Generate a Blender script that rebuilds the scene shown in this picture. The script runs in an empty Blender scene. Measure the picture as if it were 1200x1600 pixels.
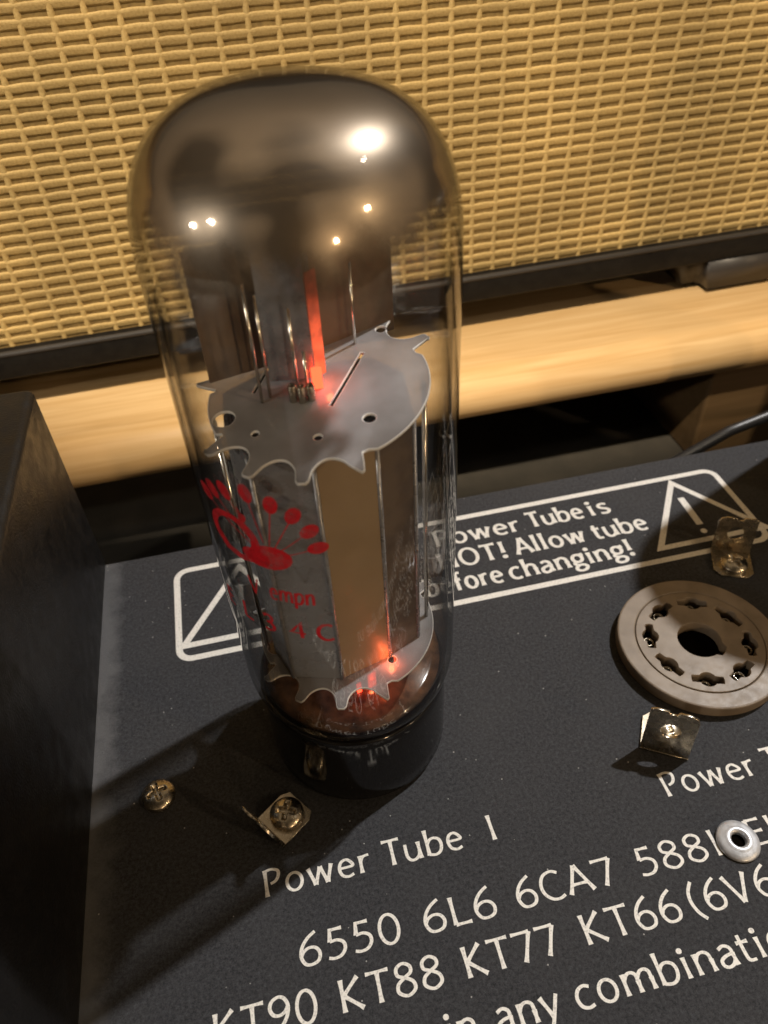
import bpy, bmesh, math, random
from mathutils import Vector, Matrix
# Units: 1 Blender unit = 1 cm (unit scale set below).
random.seed(7)
SC = bpy.context.scene
SC.unit_settings.system = 'METRIC'
SC.unit_settings.scale_length = 0.01
COL = SC.collection
pi = math.pi

# ------------------------------------------------------------------ camera
F_PX, CAM = 1187.73, Vector((-0.828, -8.720, 14.069))
YAW, PITCH, ROLL = 0.18402, 0.74614, -0.06053
fwd = Vector((math.sin(YAW)*math.cos(PITCH), math.cos(YAW)*math.cos(PITCH), -math.sin(PITCH)))
r0 = Vector((math.cos(YAW), -math.sin(YAW), 0)); u0 = r0.cross(fwd)
rt = math.cos(ROLL)*r0 + math.sin(ROLL)*u0
up = -math.sin(ROLL)*r0 + math.cos(ROLL)*u0
cd = bpy.data.cameras.new('camera'); cam = bpy.data.objects.new('camera', cd); COL.objects.link(cam)
cam.matrix_world = Matrix(((rt.x, up.x, -fwd.x, CAM.x), (rt.y, up.y, -fwd.y, CAM.y), (rt.z, up.z, -fwd.z, CAM.z), (0, 0, 0, 1)))
cd.sensor_fit = 'HORIZONTAL'; cd.sensor_width = 36.0; cd.lens = 36.0*F_PX/1200.0
cd.clip_start = 0.2; cd.clip_end = 2000
cd.dof.use_dof = True; cd.dof.focus_distance = 13.4
cd.dof.aperture_fstop = cd.lens*1e-3/(2*0.046)
SC.camera = cam

# ------------------------------------------------------------------ room light
W = bpy.data.worlds.new('World'); SC.world = W; W.use_nodes = True
wn = W.node_tree; wn.nodes.clear()
wo = wn.nodes.new('ShaderNodeOutputWorld'); wb = wn.nodes.new('ShaderNodeBackground')
wt = wn.nodes.new('ShaderNodeTexCoord'); ws = wn.nodes.new('ShaderNodeSeparateXYZ'); wr = wn.nodes.new('ShaderNodeValToRGB')
wn.links.new(wt.outputs['Generated'], ws.inputs[0]); wn.links.new(ws.outputs['Z'], wr.inputs[0])
wnz = wn.nodes.new('ShaderNodeTexNoise'); wnz.inputs['Scale'].default_value = 1.0; wnz.inputs['Detail'].default_value = 1.0; wnz.inputs['Roughness'].default_value = .45
wn.links.new(wt.outputs['Generated'], wnz.inputs[0])
wmr = wn.nodes.new('ShaderNodeMapRange'); wmr.inputs[1].default_value = .44; wmr.inputs[2].default_value = .56; wmr.inputs[3].default_value = .22; wmr.inputs[4].default_value = 1.7
wn.links.new(wnz.outputs[0], wmr.inputs[0])
wmx = wn.nodes.new('ShaderNodeVectorMath'); wmx.operation = 'SCALE'
wn.links.new(wr.outputs[0], wmx.inputs[0]); wn.links.new(wmr.outputs[0], wmx.inputs['Scale'])
wn.links.new(wmx.outputs[0], wb.inputs[0]); wn.links.new(wb.outputs[0], wo.inputs[0])
wr.color_ramp.elements[0].position = 0.0; wr.color_ramp.elements[0].color = (.13, .088, .05, 1)
wr.color_ramp.elements[1].position = 1.0; wr.color_ramp.elements[1].color = (.30, .225, .145, 1)
wb.inputs[1].default_value = 0.66

def bulb(name, az, el, dist, power, color, radius=2.5, target=(0, 0, 3)):
    d = bpy.data.lights.new(name, 'POINT'); d.energy = power; d.color = color; d.shadow_soft_size = radius
    o = bpy.data.objects.new(name, d); COL.objects.link(o)
    a, e = math.radians(az), math.radians(el)
    o.location = Vector(target) + dist*Vector((math.cos(a)*math.cos(e), math.sin(a)*math.cos(e), math.sin(e)))
    return o
bulb('ceiling_bulb', 22.5, 53, 200, 1.50e6, (1.0, .975, .945), 2.6)
bulb('ceiling_bulb', -10, 54, 215, 1.5e4, (1.0, .95, .9), 2.6)
bulb('wall_bulb', -158, 22, 190, 2.2e5, (1.0, .90, .76), 2.8)
bulb('wall_bulb', -171, 15, 190, 1.5e5, (1.0, .90, .76), 2.8)
bulb('table_bulb', -44, 26, 160, 1.5e5, (1.0, .72, .42), 2.6)
bulb('table_bulb', -72, 12, 160, 1.5e5, (1.0, .70, .40), 2.2)
sd = bpy.data.lights.new('cabinet_fill_spot', 'SPOT'); sd.energy = 1.10e6; sd.color = (1.0, .83, .60)  # unseen warm spot added to brighten only the cabinet and shelf
sd.spot_size = math.radians(36); sd.spot_blend = 0.04; sd.shadow_soft_size = 2.0
so = bpy.data.objects.new('cabinet_fill_spot', sd); COL.objects.link(so)
so.location = (-22, -55, 118)
_d = math.radians(43.7)   # aimed over the amplifier at the cabinet front
so.rotation_euler = Vector((0.22, math.cos(_d), -math.sin(_d))).to_track_quat('-Z', 'Y').to_euler()

vs = SC.view_settings
SC.display_settings.display_device = 'sRGB'
vs.view_transform = 'Standard'; vs.look = 'None'; vs.exposure = 0.0; vs.gamma = 1.0; vs.use_curve_mapping = False
SC.cycles.transparent_max_bounces = 32; SC.cycles.max_bounces = 10; SC.cycles.glossy_bounces = 6
SC.cycles.caustics_reflective = False; SC.cycles.caustics_refractive = False
SC.cycles.use_denoising = True

# ------------------------------------------------------------------ materials
def nd(nt, t, **kw):
    n = nt.nodes.new(t)
    for k, v in kw.items(): setattr(n, k, v)
    return n
def base_mat(name):
    m = bpy.data.materials.new(name); m.use_nodes = True; nt = m.node_tree; nt.nodes.clear()
    out = nd(nt, 'ShaderNodeOutputMaterial'); return m, nt, out
def mat(name, col, rough=.5, metal=0., noise=None, bump=None, rnoise=None, spec=.5, emit=None, coat=0):
    """noise=(scale, other colour, contrast lo, hi); bump=(scale, strength, distance); rnoise=(scale, amount)"""
    m, nt, out = base_mat(name)
    p = nd(nt, 'ShaderNodeBsdfPrincipled'); nt.links.new(p.outputs[0], out.inputs[0])
    p.inputs['Base Color'].default_value = (*col, 1); p.inputs['Roughness'].default_value = rough
    p.inputs['Metallic'].default_value = metal; p.inputs['Specular IOR Level'].default_value = spec
    p.inputs['Coat Weight'].default_value = coat
    tc = nd(nt, 'ShaderNodeTexCoord')
    if noise:
        n = nd(nt, 'ShaderNodeTexNoise'); n.inputs['Scale'].default_value = noise[0]; n.inputs['Detail'].default_value = 6
        nt.links.new(tc.outputs['Object'], n.inputs[0])
        r = nd(nt, 'ShaderNodeMapRange'); r.inputs[1].default_value = noise[2]; r.inputs[2].default_value = noise[3]
        nt.links.new(n.outputs[0], r.inputs[0])
        x = nd(nt, 'ShaderNodeMix', data_type='RGBA'); x.inputs['A'].default_value = (*col, 1); x.inputs['B'].default_value = (*noise[1], 1)
        nt.links.new(r.outputs[0], x.inputs['Factor']); nt.links.new(x.outputs['Result'], p.inputs['Base Color'])
    if bump:
        n = nd(nt, 'ShaderNodeTexNoise'); n.inputs['Scale'].default_value = bump[0]; n.inputs['Detail'].default_value = 4
        nt.links.new(tc.outputs['Object'], n.inputs[0])
        b = nd(nt, 'ShaderNodeBump'); b.inputs['Strength'].default_value = bump[1]; b.inputs['Distance'].default_value = bump[2]
        nt.links.new(n.outputs[0], b.inputs['Height']); nt.links.new(b.outputs[0], p.inputs['Normal'])
    if rnoise:
        n = nd(nt, 'ShaderNodeTexNoise'); n.inputs['Scale'].default_value = rnoise[0]; n.inputs['Detail'].default_value = 5
        nt.links.new(tc.outputs['Object'], n.inputs[0])
        r = nd(nt, 'ShaderNodeMapRange'); r.inputs[1].default_value = .3; r.inputs[2].default_value = .7
        r.inputs[3].default_value = max(.02, rough - rnoise[1]); r.inputs[4].default_value = rough + rnoise[1]
        nt.links.new(n.outputs[0], r.inputs[0]); nt.links.new(r.outputs[0], p.inputs['Roughness'])
    if emit:
        p.inputs['Emission Color'].default_value = (*emit[0], 1); p.inputs['Emission Strength'].default_value = emit[1]
    return m

def powder_coat():
    m, nt, out = base_mat('black_powder_coat')
    p = nd(nt, 'ShaderNodeBsdfPrincipled'); nt.links.new(p.outputs[0], out.inputs[0])
    tc = nd(nt, 'ShaderNodeTexCoord'); L = nt.links.new
    # mottled grain of the coating
    n1 = nd(nt, 'ShaderNodeTexNoise'); n1.inputs['Scale'].default_value = 15; n1.inputs['Detail'].default_value = 9; n1.inputs['Roughness'].default_value = .92
    L(tc.outputs['Object'], n1.inputs[0])
    r1 = nd(nt, 'ShaderNodeValToRGB'); L(n1.outputs[0], r1.inputs[0])
    e = r1.color_ramp.elements; e[0].position = .40; e[0].color = (.010, .0105, .0120, 1); e[1].position = .64; e[1].color = (.082, .084, .093, 1)
    # large worn / dusty areas
    n2 = nd(nt, 'ShaderNodeTexNoise'); n2.inputs['Scale'].default_value = .55; n2.inputs['Detail'].default_value = 7
    L(tc.outputs['Object'], n2.inputs[0])
    m2 = nd(nt, 'ShaderNodeMapRange'); m2.inputs[1].default_value = .42; m2.inputs[2].default_value = .8; m2.inputs[4].default_value = .35
    L(n2.outputs[0], m2.inputs[0])
    x1 = nd(nt, 'ShaderNodeMix', data_type='RGBA'); x1.inputs['B'].default_value = (.062, .062, .064, 1)
    L(m2.outputs[0], x1.inputs['Factor']); L(r1.outputs[0], x1.inputs['A'])
    # dusty scuffs and the brighter lit strip beside the raised cover, both painted (strip along x = -5.2)
    sp = nd(nt, 'ShaderNodeSeparateXYZ'); L(tc.outputs['Object'], sp.inputs[0])
    nA = nd(nt, 'ShaderNodeTexNoise'); nA.inputs['Scale'].default_value = 1.6; nA.inputs['Detail'].default_value = 6; L(tc.outputs['Object'], nA.inputs[0])
    ad = nd(nt, 'ShaderNodeMath', operation='MULTIPLY_ADD'); ad.inputs[1].default_value = -1.3; L(nA.outputs[0], ad.inputs[0]); L(sp.outputs['X'], ad.inputs[2])
    mr = nd(nt, 'ShaderNodeMapRange'); mr.inputs[1].default_value = -5.55; mr.inputs[2].default_value = -6.1; mr.inputs[4].default_value = .62
    L(ad.outputs[0], mr.inputs[0])
    x2 = nd(nt, 'ShaderNodeMix', data_type='RGBA'); x2.inputs['B'].default_value = (.16, .16, .165, 1)
    L(mr.outputs[0], x2.inputs['Factor']); L(x1.outputs['Result'], x2.inputs['A'])
    # pale specks of dust
    v = nd(nt, 'ShaderNodeTexVoronoi'); v.inputs['Scale'].default_value = 5.2; L(tc.outputs['Object'], v.inputs[0])
    vm = nd(nt, 'ShaderNodeMapRange'); vm.inputs[1].default_value = .085; vm.inputs[2].default_value = .05; L(v.outputs['Distance'], vm.inputs[0])
    vc = nd(nt, 'ShaderNodeSeparateColor'); L(v.outputs['Color'], vc.inputs[0])
    vg = nd(nt, 'ShaderNodeMath', operation='GREATER_THAN'); vg.inputs[1].default_value = .80; L(vc.outputs[0], vg.inputs[0])
    vx = nd(nt, 'ShaderNodeMath', operation='MULTIPLY'); L(vm.outputs[0], vx.inputs[0]); L(vg.outputs[0], vx.inputs[1])
    x3 = nd(nt, 'ShaderNodeMix', data_type='RGBA'); x3.inputs['B'].default_value = (.42, .41, .39, 1)
    L(vx.outputs[0], x3.inputs['Factor']); L(x2.outputs['Result'], x3.inputs['A'])
    L(x3.outputs['Result'], p.inputs['Base Color'])
    p.inputs['Roughness'].default_value = .52; p.inputs['Specular IOR Level'].default_value = .17
    b = nd(nt, 'ShaderNodeBump'); b.inputs['Strength'].default_value = .9; b.inputs['Distance'].default_value = .025
    L(n1.outputs[0], b.inputs['Height']); L(b.outputs[0], p.inputs['Normal'])
    return m

def thin_glass(name, tint, edge, f0=.05, rough=0.0):
    """thin clear wall: Fresnel reflection over a pass-through that absorbs more at grazing angles"""
    m, nt, out = base_mat(name); L = nt.links.new
    lw = nd(nt, 'ShaderNodeLayerWeight'); lw.inputs[0].default_value = .5
    pw = nd(nt, 'ShaderNodeMath', operation='POWER'); pw.inputs[1].default_value = 5; L(lw.outputs['Facing'], pw.inputs[0])
    fr = nd(nt, 'ShaderNodeMath', operation='MULTIPLY_ADD'); fr.inputs[1].default_value = 1.0 - f0; fr.inputs[2].default_value = f0; L(pw.outputs[0], fr.inputs[0])
    p2 = nd(nt, 'ShaderNodeMath', operation='POWER'); p2.inputs[1].default_value = 4.3; L(lw.outputs['Facing'], p2.inputs[0])
    mx = nd(nt, 'ShaderNodeMix', data_type='RGBA'); mx.inputs['A'].default_value = (*tint, 1); mx.inputs['B'].default_value = (*edge, 1)
    L(p2.outputs[0], mx.inputs['Factor'])
    t = nd(nt, 'ShaderNodeBsdfTransparent'); L(mx.outputs['Result'], t.inputs[0])
    g = nd(nt, 'ShaderNodeBsdfGlossy'); g.inputs['Roughness'].default_value = rough
    ms = nd(nt, 'ShaderNodeMixShader'); L(fr.outputs[0], ms.inputs[0]); L(t.outputs[0], ms.inputs[1]); L(g.outputs[0], ms.inputs[2])
    L(ms.outputs[0], out.inputs[0]); return m

def getter_mat():
    m, nt, out = base_mat('smoky_getter_film'); L = nt.links.new
    tc = nd(nt, 'ShaderNodeTexCoord'); sp = nd(nt, 'ShaderNodeSeparateXYZ'); L(tc.outputs['Object'], sp.inputs[0])
    n = nd(nt, 'ShaderNodeTexNoise'); n.inputs['Scale'].default_value = 2.0; n.inputs['Detail'].default_value = 6; n.inputs['Roughness'].default_value = .55; L(tc.outputs['Object'], n.inputs[0])
    a = nd(nt, 'ShaderNodeMath', operation='MULTIPLY_ADD'); a.inputs[1].default_value = 1.9; L(n.outputs[0], a.inputs[0]); L(sp.outputs['Z'], a.inputs[2])
    r = nd(nt, 'ShaderNodeMapRange', interpolation_type='SMOOTHSTEP'); r.inputs[1].default_value = 11.25; r.inputs[2].default_value = 12.15; r.inputs[4].default_value = .985
    L(a.outputs[0], r.inputs[0])
    g = nd(nt, 'ShaderNodeBsdfGlossy'); g.inputs['Roughness'].default_value = .06
    n2 = nd(nt, 'ShaderNodeTexNoise'); n2.inputs['Scale'].default_value = .8; n2.inputs['Detail'].default_value = 2.5; L(tc.outputs['Object'], n2.inputs[0])
    cr = nd(nt, 'ShaderNodeValToRGB'); L(n2.outputs[0], cr.inputs[0])
    e = cr.color_ramp.elements; e[0].position = .35; e[0].color = (.50, .405, .31, 1); e[1].position = .66; e[1].color = (.70, .60, .49, 1)
    lw = nd(nt, 'ShaderNodeLayerWeight'); lw.inputs[0].default_value = .5
    pw = nd(nt, 'ShaderNodeMapRange', interpolation_type='SMOOTHSTEP'); pw.inputs[1].default_value = .35; pw.inputs[2].default_value = .95; pw.inputs[3].default_value = 1; pw.inputs[4].default_value = .30
    L(lw.outputs['Facing'], pw.inputs[0])      # reflection colour darkened toward grazing angles, near the rim
    sc_ = nd(nt, 'ShaderNodeVectorMath', operation='SCALE'); L(cr.outputs[0], sc_.inputs[0]); L(pw.outputs[0], sc_.inputs['Scale'])
    g2 = nd(nt, 'ShaderNodeBsdfGlossy'); g2.inputs['Roughness'].default_value = .36; L(sc_.outputs[0], g2.inputs[0])
    gm = nd(nt, 'ShaderNodeMixShader'); gm.inputs[0].default_value = .38
    L(sc_.outputs[0], g.inputs[0]); L(g.outputs[0], gm.inputs[1]); L(g2.outputs[0], gm.inputs[2])
    d = nd(nt, 'ShaderNodeBsdfDiffuse'); d.inputs[0].default_value = (.15, .12, .09, 1)
    t0 = nd(nt, 'ShaderNodeBsdfTransparent'); t0.inputs[0].default_value = (.30, .21, .12, 1)
    m0 = nd(nt, 'ShaderNodeMixShader'); m0.inputs[0].default_value = .12; L(gm.outputs[0], m0.inputs[1]); L(d.outputs[0], m0.inputs[2])
    m1 = nd(nt, 'ShaderNodeMixShader'); m1.inputs[0].default_value = .02; L(m0.outputs[0], m1.inputs[1]); L(t0.outputs[0], m1.inputs[2])
    t1 = nd(nt, 'ShaderNodeBsdfTransparent'); t1.inputs[0].default_value = (1, 1, 1, 1)
    m2 = nd(nt, 'ShaderNodeMixShader'); L(r.outputs[0], m2.inputs[0]); L(t1.outputs[0], m2.inputs[1]); L(m1.outputs[0], m2.inputs[2])
    L(m2.outputs[0], out.inputs[0]); return m

def mica_mat():
    m, nt, out = base_mat('pale_mica'); L = nt.links.new
    tc = nd(nt, 'ShaderNodeTexCoord')
    n = nd(nt, 'ShaderNodeTexNoise'); n.inputs['Scale'].default_value = 1.2; n.inputs['Detail'].default_value = 4; L(tc.outputs['Object'], n.inputs[0])
    cr = nd(nt, 'ShaderNodeValToRGB'); L(n.outputs[0], cr.inputs[0])
    e = cr.color_ramp.elements; e[0].position = .30; e[0].color = (.40, .385, .39, 1); e[1].position = .72; e[1].color = (.66, .66, .69, 1)
    p = nd(nt, 'ShaderNodeBsdfPrincipled'); L(cr.outputs[0], p.inputs['Base Color']); p.inputs['Roughness'].default_value = .20; p.inputs['Specular IOR Level'].default_value = 1.0
    t = nd(nt, 'ShaderNodeBsdfTransparent'); t.inputs[0].default_value = (.8, .74, .68, 1)
    ms = nd(nt, 'ShaderNodeMixShader'); ms.inputs[0].default_value = .38; L(p.outputs[0], ms.inputs[1]); L(t.outputs[0], ms.inputs[2])
    L(ms.outputs[0], out.inputs[0]); return m

def wood_mat(name, c0, c1, axis=(.12, 2.2, 2.2), rough=.38):
    m, nt, out = base_mat(name); L = nt.links.new
    tc = nd(nt, 'ShaderNodeTexCoord'); mp = nd(nt, 'ShaderNodeMapping'); mp.inputs['Scale'].default_value = axis; L(tc.outputs['Object'], mp.inputs[0])
    n = nd(nt, 'ShaderNodeTexNoise'); n.inputs['Scale'].default_value = 1.6; n.inputs['Detail'].default_value = 8; n.inputs['Distortion'].default_value = .8; L(mp.outputs[0], n.inputs[0])
    cr = nd(nt, 'ShaderNodeValToRGB'); L(n.outputs[0], cr.inputs[0])
    e = cr.color_ramp.elements; e[0].position = .3; e[0].color = (*c1, 1); e[1].position = .72; e[1].color = (*c0, 1)
    p = nd(nt, 'ShaderNodeBsdfPrincipled'); L(cr.outputs[0], p.inputs['Base Color']); p.inputs['Roughness'].default_value = rough
    b = nd(nt, 'ShaderNodeBump'); b.inputs['Strength'].default_value = .12; b.inputs['Distance'].default_value = .02; L(n.outputs[0], b.inputs['Height']); L(b.outputs[0], p.inputs['Normal'])
    L(p.outputs[0], out.inputs[0]); return m

M = {}
M['powder'] = powder_coat()
M['cover'] = mat('satin_black_cover', (.0055, .0053, .0056), .42, spec=.3, noise=(.5, (.010, .0098, .010), .4, .8), bump=(22, .5, .02), rnoise=(3, .1))
M['ink'] = mat('off_white_ink', (.80, .775, .72), .6, noise=(24, (.50, .48, .45), .50, .72), bump=(26, .45, .02))
M['bakelite'] = mat('black_bakelite', (.008, .008, .009), .10, rnoise=(9, .05), spec=.55)
M['phenolic'] = mat('brown_phenolic', (.235, .185, .135), .45, noise=(2.4, (.17, .13, .092), .38, .72), bump=(30, .18, .01), rnoise=(6, .1))
M['hole'] = mat('hole_shade_black', (.004, .003, .002), 1, spec=0)  # flat black discs: shade inside the holes put into the colour
M['nickel'] = mat('tarnished_nickel', (.56, .50, .40), .26, 1, noise=(5, (.38, .32, .23), .40, .8), bump=(9, .05, .01), rnoise=(7, .07))
M['steel'] = mat('zinc_steel', (.74, .76, .80), .42, .6, noise=(7, (.50, .51, .53), .4, .75), rnoise=(9, .1))
M['glass'] = thin_glass('clear_glass', (.985, .985, .98), (.07, .065, .055), f0=.065)
M['getter'] = getter_mat()
M['mica'] = mica_mat()
M['mica_edge'] = mat('white_mica_edge', (.82, .80, .78), .35)
M['anode'] = mat('grey_anode', (.38, .38, .405), .30, .45, noise=(1.1, (.30, .30, .32), .4, .75), bump=(10, .1, .02), rnoise=(4, .1))
M['anode_warm_lit'] = mat('warm_lit_anode', (.44, .315, .18), .45, .15, noise=(1.2, (.38, .27, .15), .4, .75), bump=(30, .05, .01), rnoise=(5, .1))  # warm light reflected on the grey anode, painted as tan
M['shield'] = mat('brown_painted_shade', (.22, .155, .10), .40, .4, noise=(2.0, (.12, .085, .06), .4, .7), rnoise=(5, .12))
M['strip'] = mat('blue_grey_strip', (.34, .37, .43), .32, .5, noise=(4, (.22, .24, .28), .4, .7), rnoise=(5, .1))
M['wire'] = mat('bright_wire', (.82, .78, .70), .18, 1)
M['copper'] = mat('copper_wire', (.55, .26, .12), .25, 1)
M['glow'] = mat('glowing_heater', (.3, .05, .02), .6, emit=((1.0, .06, .022), 1.5))
M['glow2'] = mat('glowing_heater_hot', (.3, .08, .02), .6, emit=((1.0, .05, .018), 6.0))
def fade_glow(name, z0, z1, col, s0, s1):
    m, nt, out = base_mat(name); L = nt.links.new
    tc = nd(nt, 'ShaderNodeTexCoord'); sp = nd(nt, 'ShaderNodeSeparateXYZ'); L(tc.outputs['Object'], sp.inputs[0])
    n = nd(nt, 'ShaderNodeTexNoise'); n.inputs['Scale'].default_value = 5; L(tc.outputs['Object'], n.inputs[0])
    r = nd(nt, 'ShaderNodeMapRange', interpolation_type='SMOOTHSTEP'); r.inputs[1].default_value = z0; r.inputs[2].default_value = z1; r.inputs[3].default_value = s0; r.inputs[4].default_value = s1
    L(sp.outputs['Z'], r.inputs[0])
    x = nd(nt, 'ShaderNodeMath', operation='MULTIPLY'); L(r.outputs[0], x.inputs[0]); L(n.outputs[0], x.inputs[1])
    p = nd(nt, 'ShaderNodeBsdfPrincipled'); p.inputs['Base Color'].default_value = (.16, .06, .04, 1); p.inputs['Roughness'].default_value = .4
    p.inputs['Emission Color'].default_value = (*col, 1); L(x.outputs[0], p.inputs['Emission Strength']); L(p.outputs[0], out.inputs[0]); return m
M['glow'] = fade_glow('glowing_heater_strip', 8.6, 10.0, (1.0, .12, .04), 2.3, .2)
def heater_light(loc, power):
    d = bpy.data.lights.new('heater_light', 'POINT'); d.energy = power; d.color = (1.0, .15, .05); d.shadow_soft_size = .06
    o = bpy.data.objects.new('heater_light', d); COL.objects.link(o); o.location = loc; return o
M['stem'] = mat('amber_stem_glass', (.26, .13, .065), .12, spec=.8, noise=(3.2, (.07, .036, .02), .38, .66))
M['red'] = mat('red_enamel', (.52, .010, .018), .42, noise=(30, (.36, .008, .014), .5, .75))
def cloth_mat(name, c0, c1):
    m = mat(name, c0, .7, noise=(18, c1, .40, .72), bump=(40, .6, .02)); nt = m.node_tree; L = nt.links.new
    p = [n for n in nt.nodes if n.type == 'BSDF_PRINCIPLED'][0]; src = p.inputs['Base Color'].links[0].from_socket
    oi = nd(nt, 'ShaderNodeObjectInfo'); r = nd(nt, 'ShaderNodeMapRange'); r.inputs[3].default_value = .86; r.inputs[4].default_value = 1.08; L(oi.outputs['Random'], r.inputs[0])
    g = nd(nt, 'ShaderNodeNewGeometry'); n = nd(nt, 'ShaderNodeTexNoise'); n.inputs['Scale'].default_value = .22; n.inputs['Detail'].default_value = 5; L(g.outputs['Position'], n.inputs[0])
    r2 = nd(nt, 'ShaderNodeMapRange'); r2.inputs[1].default_value = .3; r2.inputs[2].default_value = .7; r2.inputs[3].default_value = .72; r2.inputs[4].default_value = 1.12; L(n.outputs[0], r2.inputs[0])
    x = nd(nt, 'ShaderNodeMath', operation='MULTIPLY'); L(r.outputs[0], x.inputs[0]); L(r2.outputs[0], x.inputs[1])
    s = nd(nt, 'ShaderNodeVectorMath', operation='SCALE'); L(src, s.inputs[0]); L(x.outputs[0], s.inputs['Scale']); L(s.outputs[0], p.inputs['Base Color']); return m
def worn(m, lo, hi, sc):
    nt = m.node_tree; L = nt.links.new; p = [n for n in nt.nodes if n.type == 'BSDF_PRINCIPLED'][0]; out = [n for n in nt.nodes if n.type == 'OUTPUT_MATERIAL'][0]
    tc = nd(nt, 'ShaderNodeTexCoord'); n = nd(nt, 'ShaderNodeTexNoise'); n.inputs['Scale'].default_value = sc; n.inputs['Detail'].default_value = 7; L(tc.outputs['Object'], n.inputs[0])
    r = nd(nt, 'ShaderNodeMapRange'); r.inputs[1].default_value = .42; r.inputs[2].default_value = .68; r.inputs[3].default_value = lo; r.inputs[4].default_value = hi; L(n.outputs[0], r.inputs[0])
    t_ = nd(nt, 'ShaderNodeBsdfTransparent'); x = nd(nt, 'ShaderNodeMixShader'); L(r.outputs[0], x.inputs[0]); L(p.outputs[0], x.inputs[1]); L(t_.outputs[0], x.inputs[2]); L(x.outputs[0], out.inputs[0])
worn(M['red'], .0, .42, 7)
M['cloth'] = cloth_mat('gold_cloth_cord', (.50, .36, .15), (.39, .27, .10))
M['backing'] = mat('brown_cloth_backing', (.20, .135, .045), .9, noise=(14, (.14, .09, .03), .4, .7))
M['tolex'] = mat('black_tolex', (.006, .0052, .005), .6, spec=.2, bump=(9, .5, .03), noise=(4, (.010, .009, .008), .4, .7))
M['piping'] = mat('grey_piping', (.035, .032, .031), .5)
M['rubber'] = mat('black_rubber', (.03, .027, .026), .45, bump=(12, .2, .02))
M['wood'] = wood_mat('pale_varnished_wood', (.72, .51, .275), (.58, .375, .17))
M['wood_brown'] = wood_mat('brown_wood', (.11, .068, .032), (.08, .048, .02), rough=.5)
M['table'] = mat('charcoal_table', (.040, .036, .030), .7, noise=(.7, (.06, .053, .043), .4, .7), bump=(8, .2, .03))
M['cable'] = mat('black_cable', (.02, .019, .019), .4)

# ------------------------------------------------------------------ mesh helpers
def link(name, me, m=None, parent=None, smooth=False, loc=None, rot=None):
    if m is not None and not me.materials: me.materials.append(m)
    if smooth: me.polygons.foreach_set('use_smooth', [True]*len(me.polygons))
    o = bpy.data.objects.new(name, me); COL.objects.link(o)
    if parent is not None: o.parent = parent
    if loc is not None: o.location = loc
    if rot is not None: o.rotation_euler = rot
    return o
def pyd(name, v, f, m, parent=None, smooth=False, **k):
    me = bpy.data.meshes.new(name); me.from_pydata([tuple(x) for x in v], [], f); me.update()
    return link(name, me, m, parent, smooth, **k)
def empty(name, loc=(0, 0, 0), parent=None):
    o = bpy.data.objects.new(name, None); COL.objects.link(o); o.location = loc; o.empty_display_size = .5
    if parent is not None: o.parent = parent
    return o
def tag(o, label, cat=None, kind=None, group=None):
    o['label'] = label
    if cat: o['category'] = cat
    if kind: o['kind'] = kind
    if group: o['group'] = group
    return o
def box_me(name, x0, x1, y0, y1, z0, z1, bev=0, seg=2):
    bm = bmesh.new(); bmesh.ops.create_cube(bm, size=1)
    for v in bm.verts: v.co = Vector(((x0+x1)/2+v.co.x*(x1-x0), (y0+y1)/2+v.co.y*(y1-y0), (z0+z1)/2+v.co.z*(z1-z0)))
    if bev: bmesh.ops.bevel(bm, geom=list(bm.edges), offset=bev, segments=seg, affect='EDGES', profile=.5)
    me = bpy.data.meshes.new(name); bm.to_mesh(me); bm.free(); return me
def box(name, dims, m, parent=None, bev=0, seg=2, smooth=False, **k):
    return link(name, box_me(name, *dims, bev=bev, seg=seg), m, parent, smooth, **k)
def lathe(name, prof, m, parent=None, n=96, smooth=True, caps=False, **k):
    v, f = [], []
    for r, z in prof:
        for i in range(n):
            a = 2*pi*i/n; v.append((r*math.cos(a), r*math.sin(a), z))
    for j in range(len(prof)-1):
        for i in range(n):
            i2 = (i+1) % n; f.append((j*n+i, j*n+i2, (j+1)*n+i2, (j+1)*n+i))
    if caps:
        f.append(tuple(range(n))[::-1]); f.append(tuple((len(prof)-1)*n+i for i in range(n)))
    me = bpy.data.meshes.new(name); me.from_pydata(v, [], f); me.update()
    bm = bmesh.new(); bm.from_mesh(me); bmesh.ops.remove_doubles(bm, verts=bm.verts, dist=1e-5); bm.to_mesh(me); bm.free()
    return link(name, me, m, parent, smooth, **k)
def tube_path(name, pts, r, m, parent=None, n=8, smooth=True, **k):
    pts = [Vector(p) for p in pts]; v, f = [], []
    for i, p in enumerate(pts):
        t = (pts[min(i+1, len(pts)-1)]-pts[max(i-1, 0)]).normalized()
        a = t.orthogonal().normalized() if i == 0 else (a - t*a.dot(t)).normalized()
        b = t.cross(a)
        for j in range(n):
            w = 2*pi*j/n; v.append(p+r*(a*math.cos(w)+b*math.sin(w)))
    for i in range(len(pts)-1):
        for j in range(n):
            j2 = (j+1) % n; f.append((i*n+j, i*n+j2, (i+1)*n+j2, (i+1)*n+j))
    f.append(tuple(range(n))[::-1]); f.append(tuple((len(pts)-1)*n+j for j in range(n)))
    return pyd(name, v, f, m, parent, smooth, **k)
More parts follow.
